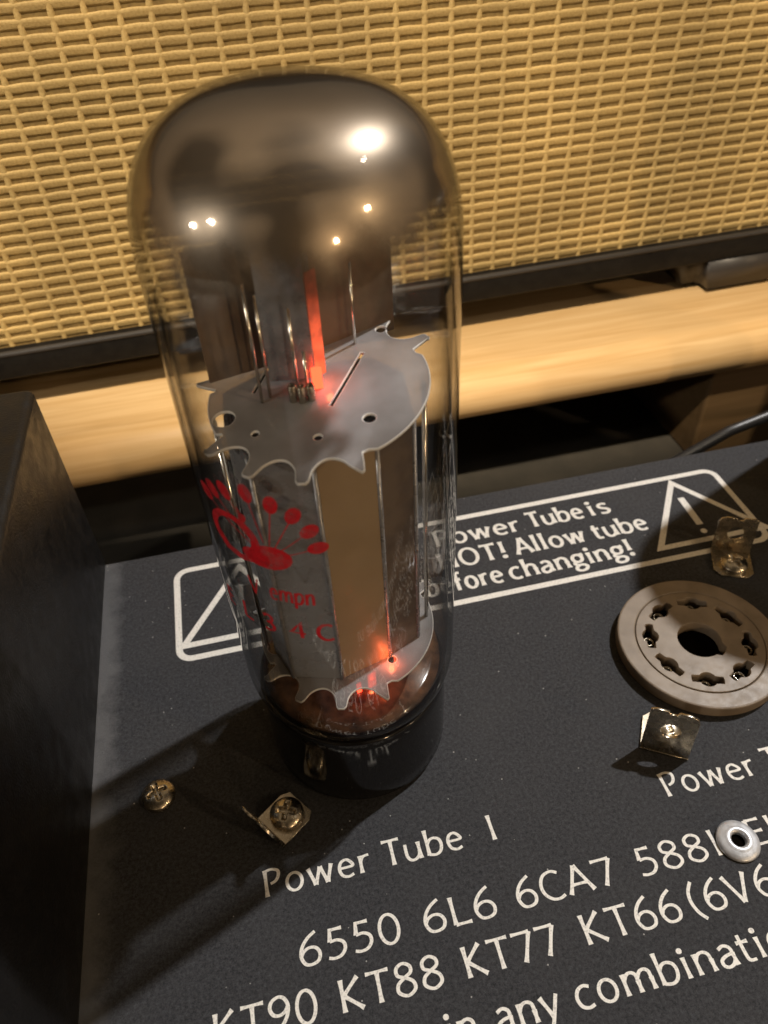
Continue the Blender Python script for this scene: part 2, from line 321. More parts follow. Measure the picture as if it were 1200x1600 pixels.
def plate2d(name, loops, thick, m, parent=None, bev=0, **k):
    """flat sheet cut from 2-D loops (first = outline, others = holes), z 0..thick"""
    cu = bpy.data.curves.new(name, 'CURVE'); cu.dimensions = '2D'; cu.fill_mode = 'BOTH'; cu.extrude = thick/2-bev
    cu.bevel_depth = bev; cu.bevel_resolution = 1; cu.offset = -bev
    for lp in loops:
        s = cu.splines.new('POLY'); s.points.add(len(lp)-1); s.use_cyclic_u = True
        for p, q in zip(s.points, lp): p.co = (q[0], q[1], 0, 1)
    o = bpy.data.objects.new(name, cu); COL.objects.link(o)
    dg = bpy.context.evaluated_depsgraph_get(); me = bpy.data.meshes.new_from_object(o.evaluated_get(dg))
    bpy.data.objects.remove(o); bpy.data.curves.remove(cu)
    me.name = name; me.materials.clear(); me.transform(Matrix.Translation((0, 0, thick/2)))
    bm = bmesh.new(); bm.from_mesh(me); bmesh.ops.remove_doubles(bm, verts=bm.verts, dist=1e-4); bm.to_mesh(me); bm.free()
    return link(name, me, m, parent, **k)
def circ(cx, cy, r, n=24, a0=0):
    return [(cx+r*math.cos(a0+2*pi*i/n), cy+r*math.sin(a0+2*pi*i/n)) for i in range(n)]
def slot(p, q, w):
    p, q = Vector(p), Vector(q); d = (q-p).normalized()*w; n = Vector((-d.y, d.x))
    return [tuple(p-n*.5-d*.3), tuple(q-n*.5+d*.3), tuple(q+n*.5+d*.3), tuple(p+n*.5-d*.3)]

# ------------------------------------------------------------------ drawn lettering (strokes)
def arc(cx, cy, rx, ry, a0, a1, n=14):
    return [(cx+rx*math.cos(math.radians(a0+(a1-a0)*i/n)), cy+ry*math.sin(math.radians(a0+(a1-a0)*i/n))) for i in range(n+1)]
def spl(*p, n=7):
    P = [p[0]]+list(p)+[p[-1]]; o = []
    for i in range(1, len(P)-2):
        a, b, c, d = (Vector(x) for x in P[i-1:i+3])
        for t in range(n):
            t /= n; o.append(tuple(.5*((2*b)+(c-a)*t+(2*a-5*b+4*c-d)*t*t+(3*b-a-3*c+d)*t**3)))
    o.append(tuple(p[-1])); return o
XH = .66
G = {  # glyph: (advance, strokes); cap height 1
 'P': (.60, [[(.10, 0), (.08, 1)], spl((.08, .95), (.30, .99), (.50, .90), (.52, .72), (.42, .53), (.24, .45))]),
 'o': (.66, [arc(.32, .33, .25, .33, 90, 450, 26)]),
 'w': (.90, [[(.04, .66), (.24, 0)], [(.24, 0), (.44, .64)], [(.44, .64), (.64, 0)], [(.64, 0), (.82, .66)]]),
 'e': (.60, [spl((.08, .36), (.50, .37), (.48, .52), (.33, .65), (.15, .58), (.07, .34), (.14, .09), (.33, 0), (.52, .06))]),
 'r': (.44, [[(.10, 0), (.10, .66)], spl((.10, .42), (.20, .60), (.40, .64))]),
 'T': (.62, [[(.0, .96), (.62, .96)], [(.31, .96), (.31, 0)]]),
 'u': (.66, [spl((.08, .66), (.08, .22), (.18, .03), (.34, .01), (.50, .14), (.54, .34)), [(.54, .66), (.56, 0)]]),
 'b': (.66, [[(.09, 0.02), (.09, 1.02)], spl((.09, .44), (.20, .60), (.36, .65), (.53, .56), (.58, .34), (.50, .10), (.32, 0), (.09, .05))]),
 '1': (.34, [[(.16, 0), (.15, 1)]]),
 '2': (.60, [spl((.06, .82), (.22, .98), (.44, .92), (.48, .70), (.34, .42), (.05, .05)), [(.05, .04), (.56, .04)]]),
 '3': (.60, [spl((.06, .86), (.24, .98), (.44, .90), (.46, .70), (.34, .55), (.18, .52)), spl((.18, .52), (.40, .48), (.52, .30), (.46, .08), (.26, 0), (.05, .06))]),
 '4': (.64, [[(.46, 0), (.46, 1), (.03, .30), (.62, .30)]]),
 '6': (.62, [spl((.50, 1.06), (.28, .88), (.12, .62), (.07, .32), (.16, .06), (.32, 0), (.50, .08), (.56, .30), (.48, .50), (.32, .56), (.16, .48), (.08, .34))]),
 '5': (.60, [[(.48, .96), (.16, .96), (.13, .56)], spl((.13, .56), (.32, .58), (.48, .46), (.50, .24), (.38, .05), (.20, 0), (.05, .05))]),
 '0': (.64, [arc(.31, .49, .25, .50, 90, 450, 28)]),
 'L': (.52, [[(.10, 1), (.10, .03)], [(.10, .03), (.52, .03)]]),
 'C': (.68, [spl((.62, .90), (.44, 1.0), (.20, .90), (.07, .60), (.10, .26), (.28, .03), (.48, 0), (.64, .08))]),
 'A': (.72, [[(.02, 0), (.34, 1)], [(.34, 1), (.70, 0)], [(.15, .32), (.56, .32)]]),
 '7': (.60, [[(.02, .95), (.56, .95)], [(.56, .95), (.24, 0)]]),
 '8': (.62, [spl((.30, .55), (.12, .66), (.12, .88), (.30, 1.0), (.48, .88), (.48, .68), (.30, .55), (.10, .38), (.08, .14), (.30, -.01), (.52, .14), (.50, .38), (.30, .55))]),
 'K': (.66, [[(.10, 0), (.08, 1)], [(.12, .50), (.54, 1)], [(.12, .50), (.60, 0)]]),
 '9': (.62, [spl((.12, -.06), (.34, .12), (.50, .38), (.55, .68), (.46, .92), (.30, 1.0), (.12, .90), (.06, .70), (.14, .50), (.30, .44), (.46, .52), (.54, .66))]),
 '(': (.36, [spl((.32, 1.12), (.14, .80), (.09, .45), (.16, .08), (.32, -.20))]),
 'V': (.70, [[(.02, 1), (.34, 0)], [(.34, 0), (.66, 1)]]),
 'E': (.54, [[(.10, 0), (.10, 1)], [(.10, .97), (.50, .97)], [(.10, .52), (.46, .52)], [(.10, .03), (.52, .03)]]),
 'i': (.26, [[(.11, 0), (.11, .66)], arc(.11, .87, .035, .04, 0, 360, 10)]),
 'n': (.64, [[(.09, 0), (.09, .66)], spl((.09, .42), (.20, .60), (.36, .65), (.50, .56), (.53, .36)), [(.53, .38), (.54, 0)]]),
 'a': (.58, [spl((.10, .58), (.28, .66), (.44, .56), (.46, .36)), [(.46, .40), (.48, 0)], spl((.46, .38), (.24, .34), (.08, .24), (.08, .08), (.20, 0), (.36, .05), (.46, .18))]),
 'y': (.60, [[(.04, .66), (.30, .04)], spl((.56, .66), (.30, .02), (.18, -.22), (.02, -.30))]),
 'c': (.56, [spl((.50, .60), (.34, .66), (.16, .57), (.07, .34), (.14, .09), (.32, 0), (.50, .05))]),
 'm': (.98, [[(.09, 0), (.09, .66)], spl((.09, .42), (.20, .60), (.34, .65), (.46, .56), (.48, .36)), [(.48, .38), (.48, 0)], spl((.48, .42), (.60, .60), (.74, .65), (.86, .56), (.88, .36)), [(.88, .38), (.89, 0)]]),
 't': (.42, [spl((.14, .86), (.14, .20), (.20, .03), (.38, .02)), [(0, .62), (.36, .62)]]),
 'H': (.74, [[(.10, 0), (.10, 1)], [(.64, 0), (.64, 1)], [(.10, .52), (.64, .52)]]),
 'O': (.82, [arc(.40, .5, .34, .50, 90, 450, 28)]),
 '!': (.30, [[(.14, .30), (.15, 1.0)], arc(.14, .05, .04, .045, 0, 360, 10)]),
 'l': (.26, [[(.11, 0), (.11, 1.04)]]),
 'f': (.40, [spl((.40, 1.0), (.24, 1.0), (.16, .84), (.15, 0)), [(0, .62), (.34, .62)]]),
 'h': (.64, [[(.09, 0), (.09, 1.04)], spl((.09, .42), (.20, .60), (.36, .65), (.50, .56), (.53, .36)), [(.53, .38), (.54, 0)]]),
 'g': (.62, [arc(.29, .44, .21, .22, 0, 360, 20), [(.44, .60), (.60, .64)], spl((.16, .26), (.08, .14), (.20, .05), (.42, .02), (.54, -.10), (.44, -.26), (.22, -.30), (.06, -.20), (.10, -.06), (.24, .03))]),
 's': (.46, [spl((.40, .60), (.24, .66), (.09, .56), (.14, .40), (.32, .30), (.40, .16), (.28, .01), (.06, .05))]),
 'p': (.66, [[(.09, -.30), (.09, .66)], spl((.09, .44), (.20, .60), (.36, .65), (.53, .56), (.58, .34), (.50, .10), (.32, 0), (.09, .08))]),
 ' ': (.40, []),
}
def ribbon(pts, w, v, f, fmap, z, closed=False, taper=.0):
    P = [Vector(p) for p in pts]; k = len(v); n = len(P)
    for i, p in enumerate(P):
        a = P[max(i-1, 0)]; b = P[min(i+1, n-1)]
        if closed or (P[0]-P[-1]).length < 1e-4:
            if i == 0: a = P[-2]
            if i == n-1: b = P[1]
        t = (b-a).normalized(); nn = Vector((-t.y, t.x))
        ww = w*(.80+.28*abs(t.y))*(1+taper*abs(2*i/(n-1)-1)**3)
        if 0 < i < n-1:
            c = max(.45, (P[i]-P[i-1]).normalized().dot(t)); ww /= c
        z += 2.5e-5; v.append(fmap(p+nn*ww*.5, z)); v.append(fmap(p-nn*ww*.5, z))
    for i in range(n-1):
        f.append((k+2*i, k+2*i+1, k+2*i+3, k+2*i+2))
def densify(pts, step):
    o = [pts[0]]
    for a, b in zip(pts, pts[1:]):
        a, b = Vector(a), Vector(b); m_ = max(1, int((b-a).length/step))
        for i in range(1, m_+1): o.append(tuple(a.lerp(b, i/m_)))
    return o
def lettering(text, x0, x1, y, cap, w, m, parent, name='lettering', fmap=None, z0=.004, italic=0, taper=.42):
    TR = .10
    adv = sum(G[c][0]+TR for c in text)-TR; sx = (x1-x0)/(adv - .06)
    v, f, x = [], [], 0; q = 0
    fm = fmap or (lambda p, z: (p.x, p.y, z))
    for c in text:
        ad_, st = G[c]
        for s in st:
            pts = [(x0+(x+px+italic*py)*sx, y+py*cap) for px, py in s]
            if len(pts) < 4: pts = densify(pts, .06)
            ribbon(pts, w, v, f, fm, z0+.0006*(q % 5), taper=taper if len(s) < 5 else 0); q += 1
        x += ad_+TR
    return pyd(name, v, f, m, parent)

# ------------------------------------------------------------------ table, shelf, cabinet behind
TZ = -4.2
o = box('table', (-60, 70, -40, 60, TZ-3, TZ), M['table']); tag(o, 'dark charcoal table top in the shadowed gap behind the amplifier', kind='structure')

shelf = empty('wooden_shelf', (0, 0, TZ)); shelf.rotation_euler.z = math.radians(.5)
tag(shelf, 'pale varnished wooden shelf board with rounded front edge under the speaker cabinet', 'shelf')
WT = 1.62 - TZ; ff, RR = 9.28, .86     # board top, front-most y, nose radius
prof = [(40, WT)] + [(ff+RR-RR*math.sin(a), WT-RR+RR*math.cos(a)) for a in [i*pi/14 for i in range(15)]] + [(40, WT-2*RR)]
v = [(-45, y, z) for y, z in prof] + [(55, y, z) for y, z in prof]; n_ = len(prof)
f = [(i, i+n_, i+1+n_, i+1) for i in range(n_-1)] + [tuple(range(n_)), tuple(range(2*n_-1, n_-1, -1)), (n_-1, 2*n_-1, n_, 0)]
b_ = pyd('board', v, f, M['wood'], shelf, True)
b_.data.polygons[-1].use_smooth = b_.data.polygons[-2].use_smooth = b_.data.polygons[-3].use_smooth = False
box('support_block', (-44, -30, 12.5, 38, 0, WT-2*RR-.004), M['wood_brown'], shelf, .1)
tag(box('support_block', (14.5, 30, 10.35, 38, 0, WT-2*RR-.004), M['wood_brown'], shelf, .1), 'brown wooden block under the pale board at the right')

CABX0, CABX1, CABZ1 = -24.5, 25.2, 14.2
cab = empty('speaker_cabinet', (4.2, 12.0, 1.62)); cab.rotation_euler.z = math.radians(1.6)
tag(cab, 'black speaker cabinet with golden woven grille cloth standing on the pale shelf', 'speaker')
# local frame: x along the front, y = 0 cloth plane, z from the shelf
GZ0, GZ1 = 2.02, 12.9
box('cabinet_shell', (CABX0, CABX1, .35, 16, 1.20, CABZ1), M['tolex'], cab, .35, 3, True)
box('frame_rail', (CABX0+.02, CABX1-.02, -.30, .50, 1.18, GZ0-.02), M['tolex'], cab, .10, 3, True)
box('frame_rail', (CABX0+.02, CABX1-.02, -.30, .50, GZ1+.02, CABZ1+.02), M['tolex'], cab, .2, 3, True)
box('frame_stile', (CABX0+.01, CABX0+1.6, -.28, .49, GZ0, GZ1), M['tolex'], cab, .15, 3, True)
box('frame_stile', (CABX1-1.6, CABX1-.01, -.28, .49, GZ0, GZ1), M['tolex'], cab, .15, 3, True)
tube_path('piping', [(CABX0+1.5, -.26, GZ0-.07), (CABX1-1.5, -.26, GZ0-.07)], .085, M['piping'], cab, 10)
for fx in (-20.5, 11.6):
    pr = [(0, 0), (2.2, 0)]
    bm = bmesh.new(); bmesh.ops.create_cube(bm, size=1)
    for vv in bm.verts:
        k = 1 if vv.co.z > 0 else .86
        vv.co = Vector((vv.co.x*4.4*k, vv.co.y*2.6*k, (vv.co.z+.5)*1.195))
    bmesh.ops.bevel(bm, geom=[e for e in bm.edges if abs(e.verts[0].co.z-e.verts[1].co.z) > .1], offset=.6, segments=5, affect='EDGES')
    bmesh.ops.bevel(bm, geom=[e for e in bm.edges if e.verts[0].co.z < .01 and e.verts[1].co.z < .01], offset=.18, segments=3, affect='EDGES')
    me = bpy.data.meshes.new('foot'); bm.to_mesh(me); bm.free()
    link('foot', me, M['rubber'], cab, True, loc=(fx, .95, 0.002))
cloth = box('grille_cloth', (CABX0+1.55, CABX1-1.55, .035, .30, GZ0-.03, GZ1+.03), M['backing'], cab)
PX, PZ = .70, .30
gx0, gx1 = CABX0+1.6, CABX1-1.6
ncol = int((gx1-gx0)/PX); nrow = int((GZ1-GZ0)/PZ)
def weft_mesh(seed):
    rnd = random.Random(seed); v, f = [], []; sub = 6; n = ncol*sub; prof = 7
    ph = rnd.random()*6
    for i in range(n+1):
        x = gx0+i*PX/sub; c = math.cos(2*pi*(i/sub))      # crest over every warp thread
        wob = .006*math.sin(x*.9+ph)+.004*math.sin(x*2.6+2*ph)+rnd.uniform(-.003, .003)
        hh = 1.0+.05*c+rnd.uniform(-.03, .03)
        dep = .005*c+rnd.uniform(-.003, .003)
        for pz, py in ((-.106, .06), (-.098, .022), (-.05, .004), (.02, -.010), (.075, -.020), (.102, -.004), (.110, .06)):
            v.append((x, py+dep, wob+hh*pz))
    for i in range(n):
        for j in range(prof-1):
            k = i*prof+j; f.append((k, k+1, k+prof+1, k+prof))
    me = bpy.data.meshes.new('weft_cord'); me.from_pydata(v, [], f); me.update(); me.materials.append(M['cloth'])
    me.polygons.foreach_set('use_smooth', [True]*len(me.polygons)); return me
wefts = [weft_mesh(s) for s in range(6)]
for r_ in range(nrow):
    o = link('weft_cord', wefts[(r_*5+r_//3) % 6], None, cloth); o.location.z = GZ0+PZ*(r_+.5)
def warp_mesh(seed):
    rnd = random.Random(seed); v, f = [], []; prof = 5; n = nrow*2; ph = rnd.random()*6
    for i in range(n+1):
        z = GZ0+i*PZ/2; wob = .012*math.sin(z*1.1+ph)+rnd.uniform(-.006, .006); w_ = .084+rnd.uniform(-.006, .006)
        for j in range(prof):
            a = min(1.5707, -pi/2+pi*j/(prof-1)) if j else -1.5707; v.append((wob+w_*math.sin(a), .06-.078*math.cos(a)**.5, z))
    for i in range(n):
        for j in range(prof-1):
            k = i*prof+j; f.append((k, k+prof, k+prof+1, k+1))
    me = bpy.data.meshes.new('warp_cord'); me.from_pydata(v, [], f); me.update(); me.materials.append(M['cloth'])
    me.polygons.foreach_set('use_smooth', [True]*len(me.polygons)); return me
warps = [warp_mesh(s) for s in range(5)]
for c_ in range(ncol):
    o = link('warp_cord', warps[(c_*3+c_//2) % 5], None, cloth); o.location.x = gx0+PX*(c_+.5)

cb = [(4, 8.7, TZ+.4), (7, 8.4, TZ+.6), (9.6, 7.9, TZ+1.5), (11.4, 7.6, -1.6), (13.4, 7.75, -.75), (15.6, 8.1, -.55), (19, 8.6, -1.2), (25, 8.9, -3.0), (34, 9, TZ+.2)]
tag(tube_path('cable', [(*p[:3],) for p in [tuple(Vector(a).lerp(Vector(b), t/6)) for a, b in zip(cb, cb[1:]) for t in range(6)]], .17, M['cable'], None, 10),
    'black cable arching behind the amplifier plate at the right edge', 'cable')

# ------------------------------------------------------------------ amplifier
amp = empty('amplifier', (0, 0, TZ)); tag(amp, 'black guitar amplifier chassis with white printed top plate and tube sockets', 'amplifier')
up_ = (0, 0, -TZ)
box('chassis', (-16, 30, -14, 6.1, .02, -TZ-.14), M['cover'], amp, .05)
plate = box('top_plate', (-15.9, 29.9, -13.9, 6.24, -.13, 0), M['powder'], amp, .035, 2, loc=up_)
cover = box('transformer_cover', (-15.4, -5.42, -9.5, 6.30, .004, 5.42), M['cover'], amp, .16, 4, True, loc=up_)
tag(cover, 'tall black cover at the left of the top plate')
lathe('capacitor_can', [(0, .003), (2.6, .003), (2.6, 9.6), (2.45, 10.0), (2.1, 10.15), (0, 10.15)], M['cover'], amp, 64, loc=(15.9, 3.9, -TZ))

# printed warning panel on the plate
def outline(x0, x1, y0, y1, r, w, name, m, parent, z=.004):
    def rr(x0, x1, y0, y1, r):
        o = []
        for cx, cy, a in ((x1-r, y1-r, 0), (x0+r, y1-r, 90), (x0+r, y0+r, 180), (x1-r, y0+r, 270)):
            o += arc(cx, cy, r, r, a, a+90, 8)
        return o
    A = rr(x0-w/2, x1+w/2, y0-w/2, y1+w/2, r+w/2); B = rr(x0+w/2, x1-w/2, y0+w/2, y1-w/2, r-w/2); n = len(A)
    return pyd(name, [(*p, z) for p in A]+[(*p, z) for p in B], [(i, (i+1) % n, n+(i+1) % n, n+i) for i in range(n)], m, parent)
outline(-3.66, 11.23, 2.63, 5.46, .30, .155, 'warning_border', M['ink'], plate)
def triangle(pts, w, name, z=.0046):
    c = sum((Vector(p) for p in pts), Vector((0, 0)))/3; A, B = [], []
    P = [Vector(p) for p in pts]
    for i in range(3):
        a, b, d = P[i-1], P[i], P[(i+1) % 3]
        e1 = (b-a).normalized(); e2 = (d-b).normalized(); bis = (e2-e1).normalized()
        s = w/ max(.2, abs(e1.cross(bis)))
        B.append(b+bis*s); A.append(b)
    return pyd(name, [(*p, z) for p in A]+[(*p, z) for p in B], [(i, (i+1) % 3, 3+(i+1) % 3, 3+i) for i in range(3)], M['ink'], plate)
for cx in (-2.08, 9.90):
    triangle([(cx-1.62, 2.94), (cx+1.62, 2.94), (cx, 5.38)], .155, 'warning_triangle')
    v, f = [], []
    ribbon([(cx-.06, 4.62), (cx-.07, 4.1), (cx-.09, 3.55)], .17, v, f, lambda p, z: (p.x, p.y, z), .004)
    k = len(v); v += [(cx-.12+.085*math.cos(a), 3.31+.085*math.sin(a), .004) for a in [i*pi/7 for i in range(14)]]; f.append(tuple(range(k, k+14)))
    pyd('exclamation_mark', v, f, M['ink'], plate)
IK = M['ink']
for t, a, b, y in (('Power', 2.98, 5.27, 4.57), ('Tube', 5.56, 7.06, 4.60), ('is', 7.25, 7.80, 4.60),
                   ('HOT!', 2.86, 4.63, 3.76), ('Allow', 4.90, 6.74, 3.76), ('tube', 7.02, 8.47, 3.76),
                   ('before', 2.30, 4.25, 3.00), ('changing!', 4.45, 7.72, 3.00)):
    lettering(t, a, b, y, .56, .088, IK, plate)
for t, a, b, y in (('Power', -2.33, -.40, -3.0), ('Tube', -.12, 1.34, -3.0), ('1', 1.82, 2.05, -3.0),
                   ('Power', 5.40, 7.30, -3.02), ('Tube', 7.58, 9.04, -3.02), ('2', 9.5, 9.85, -3.02),
                   ('6550', -1.88, -.13, -4.25), ('6L6', .28, 1.56, -4.25), ('6CA7', 1.96, 3.78, -4.25), ('5881', 4.24, 5.86, -4.25), ('EL34', 6.44, 8.1, -4.25),
                   ('KT90', -3.36, -1.70, -5.06), ('KT88', -1.32, .38, -5.06), ('KT77', .77, 2.38, -5.06), ('KT66', 2.86, 4.60, -5.06), ('(6V6', 4.80, 6.40, -5.06),
                   ('in', .22, .70, -5.9), ('any', 1.02, 2.06, -5.9), ('combination', 2.34, 6.5, -5.9)):
    lettering(t, a, b, y, .47, .056, IK, plate)

# ---- sockets
def socket(x, y, rotd, label):
    s = empty('tube_socket', (x, y, -TZ), amp); s['label'] = label
    R_ = 1.76; H = .30
    hs = [circ(0, 0, .47, 40)]
    # key notch of the centre hole
    hs[0] = [(px*(1.0 if not (abs(math.degrees(math.atan2(py, px))+50) < 14) else 1.2), py*(1.0 if not (abs(math.degrees(math.atan2(py, px))+50) < 14) else 1.2)) for px, py in hs[0]]
    for k in range(8):
        a = math.radians(22.5+45*k+rotd); c = Vector((1.05*math.cos(a), 1.05*math.sin(a)))
        t = Vector((-math.sin(a), math.cos(a))); r = Vector((math.cos(a), math.sin(a))); lp = []
        for i in range(24):
            w = 2*pi*i/24; d = .185
            if min(abs(math.cos(w)-1), abs(math.cos(w)+1)) < .05: d = .335
            lp.append(tuple(c+t*d*math.cos(w)+r*d*math.sin(w)*.95))
        hs.append(lp)
    plate2d('socket_disc', [circ(0, 0, 1.36, 72)]+hs, H, M['phenolic'], s, .012, loc=(0, 0, .004))
    lathe('socket_rim', [(1.37, .01), (1.37, H-.03), (1.385, H-.012), (1.40, H+.001), (R_-.04, H+.003), (R_-.012, H-.006), (R_, H-.025), (R_, .03), (R_-.03, .004)], M['phenolic'], s, 128, False)
    lathe('hole_shade_disc', [(0, .012), (1.34, .012)], M['hole'], s, 32)
    for k in range(8):
        a = math.radians(22.5+45*k+rotd); c = Vector((1.05*math.cos(a), 1.05*math.sin(a)))
        lathe('contact_sleeve', [(.085, .015), (.085, .07), (.115, .085), (.125, .06), (.125, .015)], M['nickel'], s, 12, loc=(c.x, c.y, 0))
    return s
sock2 = socket(7.70, .0, 2, 'empty brown eight-hole tube socket at the right')
sock1 = socket(0, 0, 2, 'brown tube socket under the standing power tube'); sock1.scale = (.8, .8, .95)

# ---- screws and retaining brackets
def screw(parent, x, y, z, rotd, m, R_=.33, name='screw'):
    n = 72
    v, f = [], []; NR = 24
    cr = math.radians(rotd)
    def hgt(px, py, r):
        q = r/R_; h = .20*math.sqrt(max(0, 1-(q*.93)**2.2)) + .02
        lx, ly = px*math.cos(cr)+py*math.sin(cr), -px*math.sin(cr)+py*math.cos(cr)
        arm = min(abs(lx), abs(ly)); ln = max(abs(lx), abs(ly))
        if ln < R_*.62 and arm < .052: h -= .10*(1-max(0, (ln-R_*.40)/(R_*.22)))*(1-(arm/.052)**4)
        return h
    for j in range(NR+1):
        r = R_*j/NR
        for i in range(n):
            a = 2*pi*i/n; px, py = r*math.cos(a), r*math.sin(a); v.append((px, py, hgt(px, py, r)))
    for i in range(n):
        a = 2*pi*i/n; v.append((R_*math.cos(a), R_*math.sin(a), 0))
    for j in range(NR+1):
        for i in range(n):
            i2 = (i+1) % n; f.append((j*n+i, (j+1)*n+i, (j+1)*n+i2, j*n+i2))
    o = pyd(name, v, f, m, parent, True, loc=(x, y, z)); return o
s_ = screw(amp, -4.16, -.60, -TZ, 20, M['nickel']); s_['label'] = 'lone tarnished cross-head screw beside the black cover'
def bracket(x, y, ang, label, tab_h=1.02, lean=8, w=.92, foot=.56):
    """ang = direction of the upright tab from the screw, degrees"""
    b = empty('retaining_bracket', (x, y, -TZ), amp); b.rotation_euler.z = math.radians(ang); b['label'] = label
    th = .055
    fl = [(-.36, -.30), (-.20, -w/2), (foot, -w/2), (foot, w/2), (-.20, w/2), (-.36, .30)]
    plate2d('bracket_foot', [fl], th, M['nickel'], b, .008, loc=(0, 0, .003))
    hh = tab_h
    tb = [(0, -w/2), (0, w/2), (hh-.16, w/2), (hh-.05, w/2-.05), (hh, w/2-.18), (hh, .06), (hh-.07, .03), (hh-.07, -.10), (hh, -.13), (hh, -w/2+.10), (hh-.03, -w/2)]
    t = plate2d('bracket_tab', [tb, circ(hh*.56, .0, .19, 24)], th, M['nickel'], b, .008)
    t.location = (foot-.01, 0, .03); t.rotation_euler = (0, -math.radians(90-lean), 0)
    screw(b, 0, 0, .06, 33, M['nickel'], .32)
    return b
bracket(-1.74, -1.62, 216, 'tarnished bracket and screw in the shadow at the foot of the tube', .95, 14, .78, .46)
bracket(6.02, -1.72, 239, 'shiny upright bracket with a hole in front of the empty socket', 1.22, -7)
bracket(9.78, 1.98, 66, 'bracket and screw in the shadow behind the empty socket')
e_ = lathe('eyelet', [(.13, -.02), (.13, .09), (.16, .135), (.20, .14), (.235, .12), (.25, .115), (.30, .10), (.36, .075), (.385, .04), (.375, .003)], M['steel'], amp, 48, loc=(6.19, -4.10, -TZ))
e_['label'] = 'bright steel eyelet pressed over the printed numbers'
lathe('hole_shade_disc', [(0, .01), (.128, .01)], M['hole'], e_, 24)

# ------------------------------------------------------------------ the power tube
tube = empty('power_tube', (0, 0, .30)); tag(tube, 'tall glass power tube with smoky dome and glowing heater standing in its socket', 'tube')
dz = -.30   # parts are written in plate heights
def T(o): o.location.z += dz; return o
T(lathe('base', [(1.45, .30), (1.45, .14), (1.64, .10), (1.72, .12), (1.75, .18), (1.755, .6), (1.76, 1.9), (1.765, 2.14), (1.745, 2.19), (1.72, 2.20), (1.60, 2.15), (1.2, 2.1), (0, 2.1)], M['bakelite'], tube, 128))
RG = 1.9
def sup(R_, zs, zt, n, k=26):
    return [(R_*max(0, math.cos(t))**(2/n), zs+(zt-zs)*math.sin(t)**(2/n)) for t in [i*(pi/2)/k for i in range(k+1)]]
outer = [(1.60, 2.215), (1.70, 2.26), (1.78, 2.34), (1.845, 2.48), (1.885, 2.70), (1.90, 2.95)] + sup(RG, 10.2, 12.1, 2.8)
env = T(lathe('glass_envelope', outer, M['glass'], tube, 144)); env['label'] = 'clear glass envelope with smoky dome'
inner = [(1.60, 2.30), (1.69, 2.40), (1.74, 2.60), (1.79, 2.80), (1.80, 3.0), (1.80, 6), (1.80, 10.0)]
lathe('inner_wall', inner, M['glass'], env, 144)
lathe('getter_film', [(1.86, 9.3), (1.86, 9.7)] + sup(1.86, 10.18, 12.06, 2.8, 40), M['getter'], env, 144)
# micas
def mica(name, tips, smooth_r, tip_r, val_r, smooth_from, holes, z, grad):
    pts = []; n = len(tips)
    for i, a in enumerate(tips):
        b = tips[(i+1) % n]; b = b if b > a else b+360
        if a in smooth_from:
            arcp = [(a, tip_r), (a+1.6, tip_r-.02), (a+3.2, tip_r-.16)]
            m_ = 26
            for k in range(m_+1):
                t = k/m_; e = min(t, 1-t)*2; r = smooth_r-(.06 if e < .12 else 0)
                arcp.append((a+5+(b-a-10)*t, r))
            arcp += [(b-3.2, tip_r-.16), (b-1.6, tip_r-.02)]
        else:
            arcp = [(a-2.9, tip_r-.05), (a-1.7, tip_r), (a+1.7, tip_r), (a+2.9, tip_r-.05)]
            m_ = 26
            for k in range(1, m_):
                t = k/m_; arcp.append((a+3.2+(b-a-6.4)*t, tip_r-.04-(tip_r-.04-val_r)*math.sin(pi*t)**.36))
        pts += [(r*math.cos(math.radians(d)), r*math.sin(math.radians(d))) for d, r in arcp]
    o = plate2d(name, [pts]+holes, .045, M['mica'], tube, .014)
    o.data.materials.append(M['mica_edge'])
    for p in o.data.polygons:
        if abs(p.normal.z) < .93: p.material_index = 1
    o.location = (0, 0, z+dz); o.rotation_euler = (math.atan(grad[1]), -math.atan(grad[0]), 0)
    return o
mica('upper_mica', [18, 44, 72, 100, 128, 156, 205, 229, 253, 277], 1.52, 1.78, 1.40, (277, 156),
     [circ(.52, -.85, .085, 16), circ(-.18, -.97, .055, 14), circ(1.10, .95, .075, 14), slot((.10, -.42), (.72, .50), .05), slot((-.86, .22), (-.58, .72), .045), circ(-1.32, -.18, .15, 20), circ(-.95, -.62, .05, 12)], 8.33, (.09, .09))
mica('lower_mica', [18, 44, 72, 100, 128, 156, 208, 232, 256, 281], 1.55, 1.78, 1.42, (281, 156),
     [circ(.60, -.98, .075, 16), circ(-.10, -1.02, .05, 14), circ(-1.30, -.20, .16, 18)], 3.30, (0, 0))
# anode: folded sheet prism
poly = [(-1.30, .62), (-1.34, -.30), (-1.10, -.92), (-.30, -1.16), (.58, -.92), (1.16, -.62), (1.28, .40), (.9, .95), (-.6, 1.05)]
def wall(name, a, b, z0, z1, th, m, parent, inset=.0):
    a, b = Vector(a), Vector(b); d = (b-a).normalized(); nn = Vector((d.y, -d.x))*th
    a, b = a+d*inset, b-d*inset
    q = [a, b, b-nn, a-nn]
    me = bpy.data.meshes.new(name); me.from_pydata([(p.x, p.y, z0) for p in q]+[(p.x, p.y, z1) for p in q], [], [(0, 1, 5, 4), (1, 2, 6, 5), (2, 3, 7, 6), (3, 0, 4, 7), (4, 5, 6, 7), (3, 2, 1, 0)])
    me.update(); return link(name, me, m, parent)
anode = empty('anode', (0, 0, dz), tube)
for i, (a, b) in enumerate(zip(poly, poly[1:]+poly[:1])):
    m_ = M['anode_warm_lit'] if i == 3 else (M['shield'] if i == 4 else M['anode'])  # facets of one grey sheet coloured by how each catches the light
    wall('anode_panel', a, b, 3.36, 8.12, .05, m_, anode)
